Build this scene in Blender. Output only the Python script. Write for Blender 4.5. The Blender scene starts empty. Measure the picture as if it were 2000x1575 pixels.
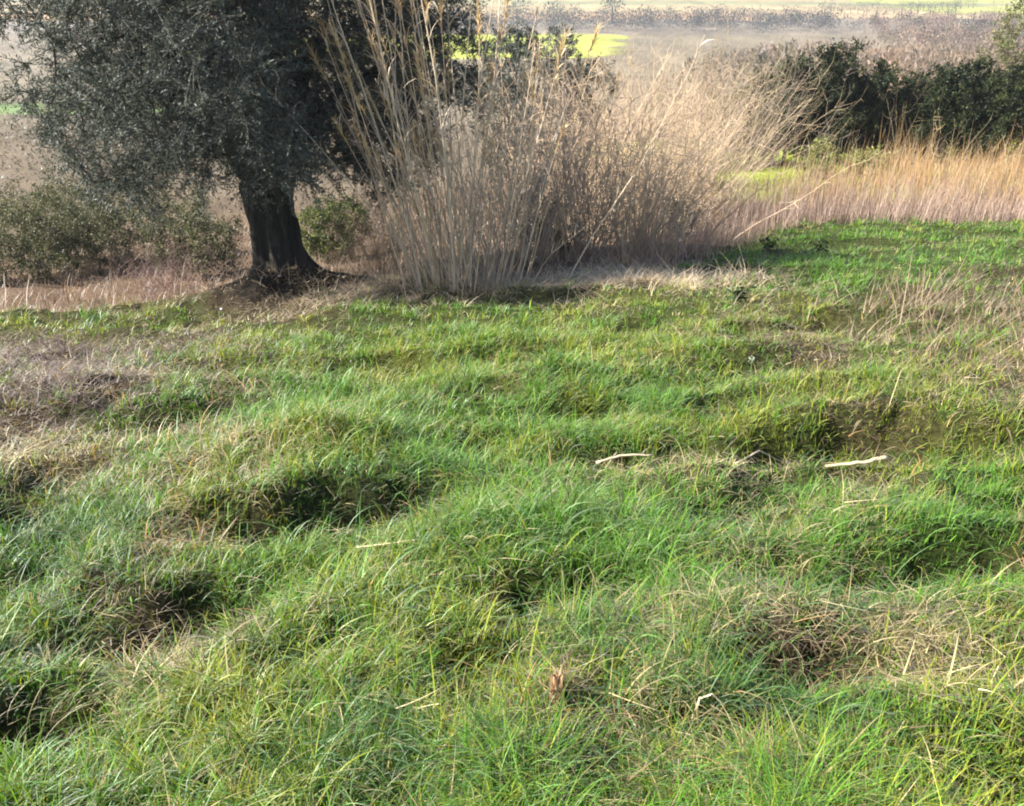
import bpy, math
import numpy as np
PI = math.pi
R = np.random.default_rng(11)
SC = bpy.context.scene
COL = SC.collection

# ------------------------------------------------------------------ camera
CAM_Z = 1.60
PITCH = math.radians(27.0)
FPX = 1732.0                                  # focal length in pixels of the 2000 px wide photo
cam = bpy.data.cameras.new('camera'); camo = bpy.data.objects.new('camera', cam); COL.objects.link(camo)
cam.sensor_width = 36; cam.lens = 36 * FPX / 2000.0
cam.clip_start = 0.05; cam.clip_end = 6000
camo.location = (0, 0, CAM_Z); camo.rotation_euler = (PI/2 - PITCH, 0, 0)
SC.camera = camo

# ------------------------------------------------------------------ noise
def _h(ix, iy, seed):
    n = (ix.astype(np.int64) * 374761393 + iy.astype(np.int64) * 668265263 + seed * 974634777) & 0x7fffffff
    n = ((n ^ (n >> 13)) * 1274126177) & 0x7fffffff
    n = n ^ (n >> 16)
    return (n & 0xffff) / 65535.0
def vnoise(x, y, seed=0):
    ix = np.floor(x); iy = np.floor(y); fx = x - ix; fy = y - iy
    fx = fx*fx*fx*(fx*(fx*6-15)+10); fy = fy*fy*fy*(fy*(fy*6-15)+10)
    a = _h(ix, iy, seed); b = _h(ix+1, iy, seed); c = _h(ix, iy+1, seed); d = _h(ix+1, iy+1, seed)
    return (a+(b-a)*fx) + ((c+(d-c)*fx) - (a+(b-a)*fx))*fy - 0.5
def fbm(x, y, seed=0, oct=4):
    s = 0; a = 1.0
    for o in range(oct):
        s = s + a*vnoise(x, y, seed+o*17); a *= 0.5; x = x*2.03+5.1; y = y*2.03+2.7
    return s
def sm(a, b, t):
    t = np.clip((t-a)/(b-a), 0, 1); return t*t*(3-2*t)

# ------------------------------------------------------------------ terrain
PY = np.array([-2000, -60, -5, 0, 10, 18, 28, 45, 80, 200, 320, 420, 620, 900, 1500, 2500])
PZ = np.array([8, 6, 0.8, 0, -1.9, -3.4, -4.55, -7.6, -12, -21.5, -25, -25.8, -25.4, -17, 2, 4])
def base(x, y):
    z = 0
    for k in (-1, 0, 1):                      # soften the kinks
        z = z + np.interp(y + k*(0.4 + 0.06*np.abs(y)), PY, PZ)/3
    z = z - 0.0
    near = 1 - sm(30, 120, np.hypot(x, y))
    z = z + near*0.03*x
    z = z - 0.30*sm(-1.0, -3.5, x)*0 
    return z
def unproj(px, py, f=base):
    px = float(px); py = float(py)
    dx = (px-1000)/FPX; dv = (787.5-py)/FPX
    d = np.array([dx, math.cos(PITCH)+dv*math.sin(PITCH), -math.sin(PITCH)+dv*math.cos(PITCH)])
    t = 0.3
    while t < 4000:
        p = d*t + np.array([0, 0, CAM_Z])
        if p[2] < float(f(np.array(p[0]), np.array(p[1]))): break
        t *= 1.01
    lo, hi = t/1.01, t
    for _ in range(20):
        m = (lo+hi)/2; p = d*m + np.array([0, 0, CAM_Z])
        if p[2] < float(f(np.array(p[0]), np.array(p[1]))): hi = m
        else: lo = m
    p = d*hi
    return np.array([p[0], p[1]])
def depth_at(p):                              # metres along the view axis of a ground point
    z = float(base(np.array(p[0]), np.array(p[1])))
    return p[1]*math.cos(PITCH) - (z-CAM_Z)*math.sin(PITCH)

# edge of the mown meadow, as a line on the ground
_e = [unproj(px, py) for px, py in ((-900, 690), (-400, 650), (0, 606), (280, 585), (760, 578), (1000, 562), (1300, 552), (1440, 470), (1560, 432), (2000, 425), (2500, 430))]
EX = np.array([e[0] for e in _e]); EY = np.array([e[1] for e in _e])
def edge(x): return np.interp(x, EX, EY)

# hummocks and hollows of the rough ground: place, half-sizes in metres, height
FEAT = []
for px, py, rx, ry, amp, rot in (
    (520, 905, .55, .16, .05, .25), (640, 1005, .50, .16, -.20, .25), (830, 960, .25, .12, -.05, .2),
    (230, 1110, .38, .12, .03, .3), (230, 1230, .34, .13, -.13, .1), (420, 1170, .2, .12, -.08, .2),
    (1590, 770, .65, .16, .05, .2), (1630, 850, .55, .17, -.17, .25), (1110, 800, .38, .15, -.10, .15),
    (1090, 745, .4, .16, .05, .1), (1230, 880, .45, .13, -.10, .1), (1400, 1010, .26, .11, -.11, .1),
    (1400, 935, .35, .12, .05, .1), (1700, 1110, .48, .16, -.09, .25), (1960, 975, .30, .15, -.12, .2),
    (1560, 1310, .26, .10, -.06, .1), (1480, 1230, .26, .13, .025, .1), (60, 1385, .28, .11, -.11, .1),
    (1090, 1150, .30, .12, -.10, .1), (1010, 1045, .45, .17, .07, .1), (0, 985, .25, .16, -.12, .2),
    (740, 1180, .5, .18, .04, .3), (1850, 1420, .35, .2, .07, .1), (1380, 700, .5, .12, .03, .1),
    (1290, 760, .45, .15, -.05, .2), (1520, 720, .5, .16, -.08, .1), (350, 810, .45, .17, -.09, .2),
    (300, 1440, .25, .1, -.06, .2), (1430, 1440, .25, .1, -.08, 0), (1050, 1370, .12, .08, .05, 0),
    (150, 770, .8, .25, .04, .2), (1880, 860, .5, .2, -.08, .1), (650, 880, .4, .14, .05, .2),
    (1950, 1060, .35, .12, -.07, .2), (480, 730, .6, .2, -.05, .1), (900, 690, .9, .3, .05, .1)):
    c = unproj(px, py); FEAT.append((c[0], c[1], rx, ry, amp, rot))
BANK = []                                     # short steep earth banks, dropping towards the viewer's right
for px, py, hl, dz, rot in (
    (600, 968, .58, .20, .38), (215, 1168, .42, .17, .34), (1625, 825, .55, .19, .36), (1110, 790, .38, .11, .3), (1235, 868, .36, .12, .3),
    (1395, 985, .27, .12, .34), (1725, 1085, .42, .13, .36), (1960, 945, .26, .15, .36), (60, 1340, .26, .12, .3), (1550, 1280, .26, .13, .32),
    (1090, 1130, .26, .12, .34), (10, 965, .28, .14, .34), (1960, 1050, .25, .10, .3), (1480, 705, .35, .10, .3), (340, 800, .45, .12, .3),
    (1290, 690, .35, .09, .3), (640, 1370, .2, .08, .3), (1380, 1440, .22, .11, .3), (320, 1455, .2, .09, .3), (1890, 830, .3, .1, .3), (700, 760, .5, .07, .3), (1790, 1300, .2, .08, .3)):
    c = unproj(px, py); BANK.append((c[0], c[1], hl, dz, rot))
TREE = unproj(548, 562)                       # foot of the olive
def ground(x, y):
    x = np.asarray(x, float); y = np.asarray(y, float)
    z = base(x, y)
    r = np.hypot(x, y)
    near = 1 - sm(25, 60, r)
    z = z + near*(0.09*fbm(x*0.9+y*0.3, y*1.5, 3, 4) + 0.035*fbm(x*4.2, y*4.2, 9, 3))
    z = z - near*0.13*sm(.10, .42, fbm(x*1.25+y*.25, y*2.1-x*.2, 43, 3))
    z = z + near*0.22*fbm(x*0.22, y*0.22, 21, 2)*sm(3, 9, r)
    for cx, cy, rx, ry, amp, rot in FEAT:
        c, s = math.cos(rot), math.sin(rot)
        u = ((x-cx)*c + (y-cy)*s)/rx; v = (-(x-cx)*s + (y-cy)*c)/ry
        z = z + np.where(amp < 0, 2.3, 1.8)*amp*np.exp(-(u*u+v*v)**1.3*0.9)
    for cx, cy, hl, dz, rot in BANK:
        c, s = math.cos(rot), math.sin(rot)
        u = ((x-cx)*c + (y-cy)*s)/hl; v = -(x-cx)*s + (y-cy)*c + .05*np.sin(7*u+cx*9)
        z = z + dz*.52*np.tanh(v/.055)*np.exp(-(u*u)**1.5)*np.exp(-np.abs(v)/.26)
    # mound round the olive's foot
    d = np.hypot((x-TREE[0]-.05)*0.75, (y-TREE[1])*1.15); z = z + 0.40*np.exp(-(d/0.66)**2)
    # terrace lip on the left beyond the meadow edge
    over = y - edge(x)
    z = z - 0.35*sm(0.1, 1.2, over)*sm(-1.0, -3.2, x)*near
    # far ground undulates
    z = z + (1-near)*1.2*fbm(x*0.012, y*0.012, 5, 3)*sm(60, 150, r)
    return z
def on_ground(px, py):
    p = unproj(px, py, ground); return p

# ------------------------------------------------------------------ mesh helpers
def mesh_obj(name, V, F=None, Fq=None, mat=None, parent=None, col=None, smooth=False, T=None):
    """V (n,3); Fq quads (m,4); T tris (k,3); col (n,3)"""
    me = bpy.data.meshes.new(name)
    V = np.ascontiguousarray(V, dtype=np.float32)
    me.vertices.add(len(V)); me.vertices.foreach_set('co', V.ravel())
    loops = []; starts = []; tot = 0
    if Fq is not None and len(Fq):
        loops.append(np.asarray(Fq, np.int32).ravel()); starts.append(np.arange(len(Fq))*4); tot = len(Fq)*4
    if T is not None and len(T):
        loops.append(np.asarray(T, np.int32).ravel()); starts.append(tot + np.arange(len(T))*3)
    L = np.concatenate(loops); S = np.concatenate(starts).astype(np.int32)
    me.loops.add(len(L)); me.loops.foreach_set('vertex_index', L)
    me.polygons.add(len(S)); me.polygons.foreach_set('loop_start', S)
    if smooth: me.polygons.foreach_set('use_smooth', np.ones(len(S), bool))
    me.update(calc_edges=True)
    if col is not None:
        a = me.attributes.new('Col', 'FLOAT_COLOR', 'POINT')
        c = np.ones((len(V), 4), np.float32); c[:, :3] = col; a.data.foreach_set('color', c.ravel())
    if mat: me.materials.append(mat)
    o = bpy.data.objects.new(name, me); COL.objects.link(o)
    if parent: o.parent = parent
    return o
def empty(name, loc):
    o = bpy.data.objects.new(name, None); COL.objects.link(o); o.location = loc; o.empty_display_size = .2
    return o
def tag(o, label=None, cat=None, group=None, kind=None):
    if label: o['label'] = label
    if cat: o['category'] = cat
    if group: o['group'] = group
    if kind: o['kind'] = kind
    return o
def unit(v): return v/np.maximum(np.linalg.norm(v, axis=-1, keepdims=True), 1e-9)

def tubes(A, B, ra, rb, sides=4):
    """one open prism per segment"""
    A = np.asarray(A, float); B = np.asarray(B, float); n = len(A)
    d = unit(B-A)
    ref = np.where(np.abs(d[:, 2:3]) < 0.9, np.array([[0, 0, 1.]]), np.array([[1., 0, 0]]))
    u = unit(np.cross(d, ref)); v = np.cross(d, u)
    an = np.arange(sides)*2*PI/sides
    ring = u[:, None]*np.cos(an)[None, :, None] + v[:, None]*np.sin(an)[None, :, None]
    VA = A[:, None]+ring*np.asarray(ra)[:, None, None]; VB = B[:, None]+ring*np.asarray(rb)[:, None, None]
    V = np.concatenate([VA, VB], 1).reshape(-1, 3)
    i = np.arange(sides); j = (i+1) % sides
    q = np.stack([i, j, j+sides, i+sides], 1)
    Q = (q[None] + (np.arange(n)*2*sides)[:, None, None]).reshape(-1, 4)
    return V, Q
def ribbons(P, az, t0, k, L, W, col, n=5, tw=None, tipw=0.12, colt=None, wexp=.8):
    """curved grass blades. P roots, az heading, t0 start tilt from vertical, k added tilt over the length"""
    N = len(P)
    s = np.linspace(0, 1, n+1)
    tilt = t0[:, None] + k[:, None]*s[None]
    st = L[:, None]/n
    dh = np.cumsum(np.concatenate([np.zeros((N, 1)), np.sin(tilt[:, :-1])*st], 1), 1)
    dz = np.cumsum(np.concatenate([np.zeros((N, 1)), np.cos(tilt[:, :-1])*st], 1), 1)
    C = P[:, None] + np.stack([dh*np.cos(az)[:, None], dh*np.sin(az)[:, None], dz], 2)
    if tw is None: tw = np.zeros(N)
    sa = az + PI/2 + tw
    side = np.stack([np.cos(sa), np.sin(sa), np.zeros(N)], 1)[:, None]
    w = (W[:, None]*0.5*np.clip((1-s)[None], 0, 1)**wexp)[:, :, None]
    Lf = C-side*w; Rt = C+side*w
    V = np.concatenate([np.stack([Lf[:, :n], Rt[:, :n]], 2).reshape(N, 2*n, 3), C[:, n:]], 1)
    m = 2*n+1
    q = np.array([[2*i, 2*i+1, 2*i+3, 2*i+2] for i in range(n-1)])
    Q = (q[None]+(np.arange(N)*m)[:, None, None]).reshape(-1, 4)
    T = np.array([[2*n-2, 2*n-1, 2*n]])[None]+(np.arange(N)*m)[:, None, None]
    cs = np.repeat(col[:, None], m, 1)
    if colt is not None:
        ss = np.concatenate([np.repeat(s[:n], 2), [1]])[None, :, None]
        cs = cs*(1-ss**1.5)+colt[:, None]*ss**1.5
    return V.reshape(-1, 3), Q, T.reshape(-1, 3), cs.reshape(-1, 3)
def leaves(P, D, L, W, col):
    """diamond leaves: root P, direction D, length L, width W"""
    N = len(P); D = unit(D)
    s = unit(np.cross(D, R.normal(size=(N, 3))))
    up = np.cross(D, s)
    m = P + D*(L*0.45)[:, None] + up*(L*0.06)[:, None]
    V = np.stack([P, m-s*(W/2)[:, None], P+D*L[:, None], m+s*(W/2)[:, None]], 1).reshape(-1, 3)
    Q = np.arange(4*N).reshape(N, 4)
    return V, Q, np.repeat(col, 4, 0)
class Acc:
    def __init__(s): s.V = []; s.Q = []; s.T = []; s.C = []; s.n = 0
    def add(s, V, Q=None, T=None, C=None):
        if Q is not None and len(Q): s.Q.append(Q+s.n)
        if T is not None and len(T): s.T.append(T+s.n)
        s.V.append(V)
        C = np.broadcast_to(np.asarray(C, float), (len(V), 3)); s.C.append(C); s.n += len(V)
    def build(s, name, mat, parent=None, smooth=False):
        return mesh_obj(name, np.concatenate(s.V), Fq=np.concatenate(s.Q) if s.Q else None,
                        T=np.concatenate(s.T) if s.T else None, mat=mat, parent=parent, col=np.concatenate(s.C), smooth=smooth)

# ------------------------------------------------------------------ materials
def nodes(name):
    m = bpy.data.materials.new(name); m.use_nodes = True; nt = m.node_tree; nt.nodes.clear(); return m, nt
def leaf_mat(name, trans=0.35, gloss=0.06, rough=0.45, trcol=(1.15, 1.1, .6), under=None):
    m, nt = nodes(name); N = nt.nodes; K = nt.links.new
    out = N.new('ShaderNodeOutputMaterial'); a = N.new('ShaderNodeAttribute'); a.attribute_name = 'Col'
    c = a.outputs['Color']
    if under:
        g = N.new('ShaderNodeNewGeometry'); mx = N.new('ShaderNodeMix'); mx.data_type = 'RGBA'
        K(g.outputs['Backfacing'], mx.inputs[0]); K(c, mx.inputs[6]); mx.inputs[7].default_value = (*under, 1); c = mx.outputs[2]
    d = N.new('ShaderNodeBsdfDiffuse'); t = N.new('ShaderNodeBsdfTranslucent'); gl = N.new('ShaderNodeBsdfGlossy')
    mul = N.new('ShaderNodeMix'); mul.data_type = 'RGBA'; mul.blend_type = 'MULTIPLY'; mul.inputs[0].default_value = 1
    K(c, mul.inputs[6]); mul.inputs[7].default_value = (*trcol, 1)
    K(c, d.inputs['Color']); K(mul.outputs[2], t.inputs['Color'])
    gl.inputs['Roughness'].default_value = rough; gl.inputs['Color'].default_value = (.9, .95, 1, 1)
    m1 = N.new('ShaderNodeMixShader'); m1.inputs[0].default_value = trans
    K(d.outputs[0], m1.inputs[1]); K(t.outputs[0], m1.inputs[2])
    m2 = N.new('ShaderNodeMixShader')
    fr = N.new('ShaderNodeFresnel'); fr.inputs[0].default_value = 1.4
    mm = N.new('ShaderNodeMath'); mm.operation = 'MULTIPLY'; mm.inputs[1].default_value = gloss; K(fr.outputs[0], mm.inputs[0])
    mm.use_clamp = True
    K(mm.outputs[0], m2.inputs[0]); K(m1.outputs[0], m2.inputs[1]); K(gl.outputs[0], m2.inputs[2])
    K(m2.outputs[0], out.inputs[0])
    return m
def bark_mat(name, c1, c2, scale=6, stretch=.25, bump=.6, attr=False):
    m, nt = nodes(name); N = nt.nodes; K = nt.links.new
    out = N.new('ShaderNodeOutputMaterial'); b = N.new('ShaderNodeBsdfPrincipled'); b.inputs['Roughness'].default_value = .95
    tc = N.new('ShaderNodeTexCoord'); mp = N.new('ShaderNodeMapping'); mp.inputs['Scale'].default_value = (1, 1, stretch)
    K(tc.outputs['Object'], mp.inputs[0])
    n1 = N.new('ShaderNodeTexNoise'); n1.inputs['Scale'].default_value = scale; n1.inputs['Detail'].default_value = 8; n1.inputs['Roughness'].default_value = .65
    K(mp.outputs[0], n1.inputs[0])
    r = N.new('ShaderNodeValToRGB'); r.color_ramp.elements[0].position = .35; r.color_ramp.elements[1].position = .68
    r.color_ramp.elements[0].color = (*c1, 1); r.color_ramp.elements[1].color = (*c2, 1)
    K(n1.outputs[0], r.inputs[0]); K(r.outputs[0], b.inputs['Base Color'])
    bp = N.new('ShaderNodeBump'); bp.inputs['Strength'].default_value = bump; bp.inputs['Distance'].default_value = .03
    K(n1.outputs[0], bp.inputs['Height']); K(bp.outputs[0], b.inputs['Normal']); K(b.outputs[0], out.inputs[0])
    return m
def stem_mat(name, rough=.8):
    m, nt = nodes(name); N = nt.nodes; K = nt.links.new
    out = N.new('ShaderNodeOutputMaterial'); b = N.new('ShaderNodeBsdfPrincipled'); b.inputs['Roughness'].default_value = rough
    a = N.new('ShaderNodeAttribute'); a.attribute_name = 'Col'
    tc = N.new('ShaderNodeTexCoord'); n1 = N.new('ShaderNodeTexNoise'); n1.inputs['Scale'].default_value = 9; n1.inputs['Detail'].default_value = 4
    K(tc.outputs['Object'], n1.inputs[0])
    hs = N.new('ShaderNodeHueSaturation'); mr = N.new('ShaderNodeMapRange'); mr.inputs[3].default_value = .65; mr.inputs[4].default_value = 1.35
    K(n1.outputs[0], mr.inputs[0]); K(mr.outputs[0], hs.inputs['Value']); K(a.outputs['Color'], hs.inputs['Color'])
    K(hs.outputs[0], b.inputs['Base Color']); K(b.outputs[0], out.inputs[0])
    return m
def ground_mat():
    m, nt = nodes('meadow_ground'); N = nt.nodes; K = nt.links.new
    out = N.new('ShaderNodeOutputMaterial'); b = N.new('ShaderNodeBsdfPrincipled'); b.inputs['Roughness'].default_value = 1; b.inputs['Specular IOR Level'].default_value = .1
    a = N.new('ShaderNodeAttribute'); a.attribute_name = 'Col'
    tc = N.new('ShaderNodeTexCoord')
    n1 = N.new('ShaderNodeTexNoise'); n1.inputs['Scale'].default_value = 22; n1.inputs['Detail'].default_value = 10; n1.inputs['Roughness'].default_value = .7
    n2 = N.new('ShaderNodeTexNoise'); n2.inputs['Scale'].default_value = .35; n2.inputs['Detail'].default_value = 6
    K(tc.outputs['Object'], n1.inputs[0]); K(tc.outputs['Object'], n2.inputs[0])
    mr = N.new('ShaderNodeMapRange'); mr.inputs[1].default_value = .3; mr.inputs[2].default_value = .7; mr.inputs[3].default_value = .25; mr.inputs[4].default_value = 1.6
    K(n1.outputs[0], mr.inputs[0])
    mr2 = N.new('ShaderNodeMapRange'); mr2.inputs[1].default_value = .3; mr2.inputs[2].default_value = .7; mr2.inputs[3].default_value = .8; mr2.inputs[4].default_value = 1.2
    K(n2.outputs[0], mr2.inputs[0])
    mu = N.new('ShaderNodeMath'); mu.operation = 'MULTIPLY'; K(mr.outputs[0], mu.inputs[0]); K(mr2.outputs[0], mu.inputs[1])
    hs = N.new('ShaderNodeHueSaturation'); K(mu.outputs[0], hs.inputs['Value']); K(a.outputs['Color'], hs.inputs['Color'])
    K(hs.outputs[0], b.inputs['Base Color'])
    bp = N.new('ShaderNodeBump'); bp.inputs['Strength'].default_value = 1; bp.inputs['Distance'].default_value = .05
    K(n1.outputs[0], bp.inputs['Height']); K(bp.outputs[0], b.inputs['Normal']); K(b.outputs[0], out.inputs[0])
    return m
M_GRASS = leaf_mat('grass_blade', .42, .10, .6, (1.35, 1.2, .4))
M_DRY = leaf_mat('dry_grass_blade', .35, .10, .6, (1.1, .95, .7))
M_OLIVE = leaf_mat('olive_leaf', .15, .03, .6, (1, 1.05, .7), under=(.115, .13, .12))
M_EVER = leaf_mat('evergreen_leaf', .2, .05, .6, (1.1, 1.2, .5))
M_STEM = stem_mat('dry_stem')
M_GROUND = ground_mat()
M_BARK = bark_mat('olive_bark', (.006, .005, .004), (.050, .043, .035), 10, .22, 2.2)
M_BARK2 = bark_mat('ivy_bark', (.03, .025, .02), (.11, .09, .07), 9, .3, .6)

# ------------------------------------------------------------------ what grows where
TYPES = {                                     # two albedos blended at random, length range, tilt, curl
    'green': ((.048, .138, .016), (.150, .310, .036)),
    'yellow': ((.16, .215, .020), (.28, .32, .045)),
    'blue': ((.035, .10, .020), (.085, .16, .045)),
    'straw': ((.33, .27, .13), (.50, .43, .25)),
    'brown': ((.13, .095, .06), (.24, .175, .115)),
    'orange': ((.33, .20, .08), (.45, .30, .13)),
}
TN = list(TYPES); TC = np.array([TYPES[t] for t in TN])
BASEW = np.array([.58, .21, .10, .06, .06, .01])
PATCH = []
def patch(px, py, rx, ry, t, s=1.0, size=1.0, dens=1.0):
    c = unproj(px, py); u = (unproj(px+rx, py)-unproj(px-rx, py))/2; v = (unproj(px, py-ry)-unproj(px, py+ry))/2
    PATCH.append((c, np.linalg.inv(np.array([u, v]).T), TN.index(t), s, size, dens))
for a in (
    # lush green
    (700, 760, 330, 90, 'green', 1.2, 1.15), (420, 860, 200, 60, 'green', 1.3, 1.2), (850, 640, 220, 40, 'green', 1.4, 1.2),
    (700, 940, 180, 60, 'blue', .8, 1.2), (1600, 500, 260, 60, 'green', 2.6, 1), (1550, 560, 200, 40, 'green', 1.5, 1),
    (1100, 1000, 200, 90, 'green', 1.8, 1.3), (1000, 1080, 120, 50, 'green', 1.5, 1.3), (1750, 1060, 170, 70, 'green', 2, 1.4),
    (1600, 1150, 200, 60, 'blue', 1.4, 1.2), (950, 880, 250, 60, 'green', 1, 1), (640, 1080, 200, 50, 'green', 1.5, 1.2),
    (80, 1050, 170, 90, 'blue', 1.6, 1.3), (60, 980, 120, 60, 'blue', 1.2, 1.3), (60, 1260, 160, 120, 'blue', 1.3, 1.2),
    (1180, 1380, 260, 130, 'blue', 1.1, 1.1), (1500, 1420, 200, 100, 'blue', 1.2, 1.1), (1150, 790, 160, 40, 'green', 1.5, 1.2),
    (200, 960, 160, 50, 'green', 1.3, 1.2), (150, 1500, 200, 80, 'green', .8, 1), (900, 1500, 300, 90, 'blue', .8, 1.1),
    (1960, 930, 90, 60, 'green', 2, 1.3), (1420, 1000, 120, 30, 'blue', 1.5, 1.1), (1000, 1230, 200, 60, 'blue', .8, 1.1), (1950, 1480, 80, 90, 'green', 1, 1.2),
    # yellow green
    (620, 880, 90, 50, 'yellow', 2.2, 1.2), (760, 1200, 200, 110, 'yellow', 1.6, 1.1), (1400, 830, 260, 60, 'yellow', 1, .9),
    (1680, 790, 150, 40, 'yellow', 1.8, 1), (1800, 890, 200, 60, 'yellow', 1.2, .9), (1850, 1450, 220, 130, 'yellow', 2.2, .9),
    (480, 1350, 180, 100, 'yellow', 1.0, 1), (1000, 690, 400, 50, 'yellow', 1, 1), (300, 640, 300, 30, 'yellow', 1.2, .7),
    (450, 1530, 120, 40, 'yellow', 1.5, 1.2), (1500, 620, 300, 40, 'yellow', 1.2, .8), (550, 700, 150, 40, 'yellow', .8), (1720, 1540, 180, 50, 'yellow', 2, 1),
    (1900, 1250, 120, 60, 'yellow', 1, 1),
    # straw
    (480, 930, 130, 35, 'straw', 1.6, 1), (60, 880, 150, 40, 'straw', 1.8, .9), (330, 1340, 90, 110, 'straw', 1.6, .9),
    (1250, 900, 140, 30, 'straw', 1.4, .8), (1480, 905, 90, 20, 'straw', 2, .7), (1580, 1070, 140, 40, 'straw', 1.5, .9),
    (1820, 1330, 160, 70, 'straw', 1.2, .8), (1500, 980, 180, 30, 'straw', .9, .8), (250, 790, 150, 50, 'straw', .7, .8),
    (1350, 1210, 120, 60, 'straw', .9, .9), (560, 710, 90, 30, 'straw', .8, 1), (1750, 1230, 200, 40, 'straw', .9, 1), (1250, 1560, 180, 30, 'straw', 1, 1),
    (1150, 560, 300, 22, 'straw', 1.5, .7), (850, 575, 130, 14, 'straw', 1.6, .8), (1400, 600, 200, 40, 'straw', .8, .7),
    (1250, 1450, 200, 80, 'straw', .5, 1), (1700, 700, 200, 60, 'straw', .7, .8),
    # brown, thin
    (80, 745, 230, 85, 'brown', 7, .7, .8), (160, 675, 220, 35, 'brown', 3.5, .6), (60, 850, 130, 26, 'straw', 3, .8), (520, 800, 260, 60, 'green', 1.5, 1.1), (560, 880, 200, 50, 'green', 1.0, 1.1), (600, 640, 200, 22, 'brown', 1.2, .6),
    (1930, 650, 160, 90, 'brown', 3.2, .8), (1970, 800, 110, 50, 'brown', 2, .8), (1850, 850, 150, 40, 'yellow', 2.5, 1), (1800, 730, 180, 40, 'yellow', 1.5, .9), (1600, 640, 200, 40, 'brown', 1.6, .7), (1640, 850, 90, 20, 'brown', 1.0, .9, 1),
    (1240, 885, 80, 22, 'brown', 2.0, .8, .7), (1680, 930, 90, 18, 'brown', 2, .7, .8), (330, 1200, 110, 40, 'brown', 1.8, .8, .7),
    (720, 990, 150, 35, 'brown', 1.8, .8, .6), (230, 1190, 110, 40, 'brown', .8, .9, .6), (1520, 1280, 70, 40, 'brown', 2, 1),
    (1080, 1370, 60, 60, 'brown', 1, .9), (1500, 690, 90, 30, 'brown', 1.3, .7), (1950, 1050, 100, 25, 'brown', 2, .7, .6),
    (1400, 880, 90, 30, 'brown', 1.2, .7, .8), (1230, 1180, 90, 40, 'brown', 1, .9), (330, 1060, 120, 30, 'orange', 2.2, 1), (1400, 530, 120, 50, 'brown', 1.6, .7),
    (1800, 570, 120, 40, 'brown', 1.0, .7), (1430, 1470, 60, 30, 'brown', 1.6, .6, .5), (60, 1360, 90, 40, 'brown', 1.6, .8, .6),
    (1700, 470, 400, 12, 'brown', .8, .8), (500, 590, 130, 25, 'brown', 4, .6, .5), (80, 1520, 90, 30, 'brown', .8, .9)):
    patch(*a)
patch(560, 580, 130, 30, 'brown', 6, .6, .12)
def weights(x, y):
    W = np.repeat(BASEW[None], len(x), 0); size = np.ones(len(x)); dens = np.ones(len(x))
    jx = 0.12*fbm(x*1.3, y*1.3, 61, 3)*np.hypot(x, y)**.5; jy = 0.12*fbm(x*1.3, y*1.3, 67, 3)*np.hypot(x, y)**.5
    for c, Mi, t, s, sz, dn in PATCH:
        d0 = x+jx-c[0]; d1 = y+jy-c[1]
        u = Mi[0, 0]*d0+Mi[0, 1]*d1; v = Mi[1, 0]*d0+Mi[1, 1]*d1
        g = np.exp(-0.9*(u*u+v*v)); W[:, t] += s*g; size *= 1+(sz-1)*g; dens *= 1+(dn-1)*g
    for t in range(len(TN)):
        W[:, t] *= np.exp(2.6*fbm(x*2.2, y*2.2, 101+t*7, 3))
    W[:, 4] += 1.4*sm(-.3, .6, y-edge(x)); W[:, 3] += .8*sm(-.4, .3, y-edge(x))
    return W/W.sum(1, keepdims=True), size, dens
def mixcol(t, n=None):
    r = R.random((len(t), 1)); c = TC[t, 0]*(1-r)+TC[t, 1]*r
    return c*(0.8+0.4*R.random((len(t), 1)))
def pick(W):
    c = np.cumsum(W, 1); return (R.random(len(W))[:, None] > c).sum(1).clip(0, len(TN)-1)

# ------------------------------------------------------------------ ground sheet
nr, na = 620, 900
rr = 0.08*np.exp(np.linspace(0, math.log(1500/0.08), nr))
f = np.linspace(0, 1, na, endpoint=False)
aa = PI/2 + 2*PI*(f-.5 - 0.085*np.sin(2*PI*(f-.5)))     # finer towards the view
RR, AA = np.meshgrid(rr, aa, indexing='ij')
gx = (RR*np.cos(AA)).ravel(); gy = (RR*np.sin(AA)).ravel()
gz = ground(gx, gy)
W, _, _ = weights(gx, gy)
ctype = TC.mean(1)
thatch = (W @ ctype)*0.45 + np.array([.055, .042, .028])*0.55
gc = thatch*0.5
rad = np.hypot(gx, gy); beyond = sm(0, 1.5, gy-edge(gx))
def setc(mask, c):
    global gc
    mask = np.clip(mask, 0, 1)[:, None]; gc = gc*(1-mask)+np.array(c)*mask
n_ = fbm(gx*.03, gy*.03, 40, 3)
setc(beyond*sm(8, 12, rad), (.14, .10, .07))
setc(sm(22, 30, rad), (.15, .12, .085))
setc(sm(19.5, 20.5, gy)*(1-sm(52, 60, gy))*sm(3.2, 3.8, gx), (.24, .31, .035))
setc(sm(75, 95, gy+4*n_), (.19, .16, .11))
setc(sm(-20, -26, gx)*sm(95, 99, gy)*(1-sm(112, 116, gy)), (.16, .24, .09))
setc(sm(235, 240, gy+8*n_)*(1-sm(338, 345, gy))*sm(-90, -86, gx)*(1-sm(26, 34, gx+20*n_)), (.34, .38, .06))
setc(sm(345, 350, gy), (.20, .17, .13))
setc(sm(425, 432, gy+10*n_)*(1-sm(520, 524, gy))*(1-sm(110,130,gx)), (.50, .33, .18))
setc(sm(440, 445, gy)*(1-sm(500, 505, gy))*sm(110,130,gx), (.46,.34,.19))
setc(sm(478, 484, gy+15*n_), (.36, .28, .15))
setc(sm(455, 458, gy-.08*gx)*sm(205, 208, gx), (.35, .36, .10))
setc(sm(560, 563, gy+.1*gx)*(1-sm(600, 603, gy+.1*gx)), (.24, .24, .12))
setc(sm(640, 700, gy), (.16, .17, .12))
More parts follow.
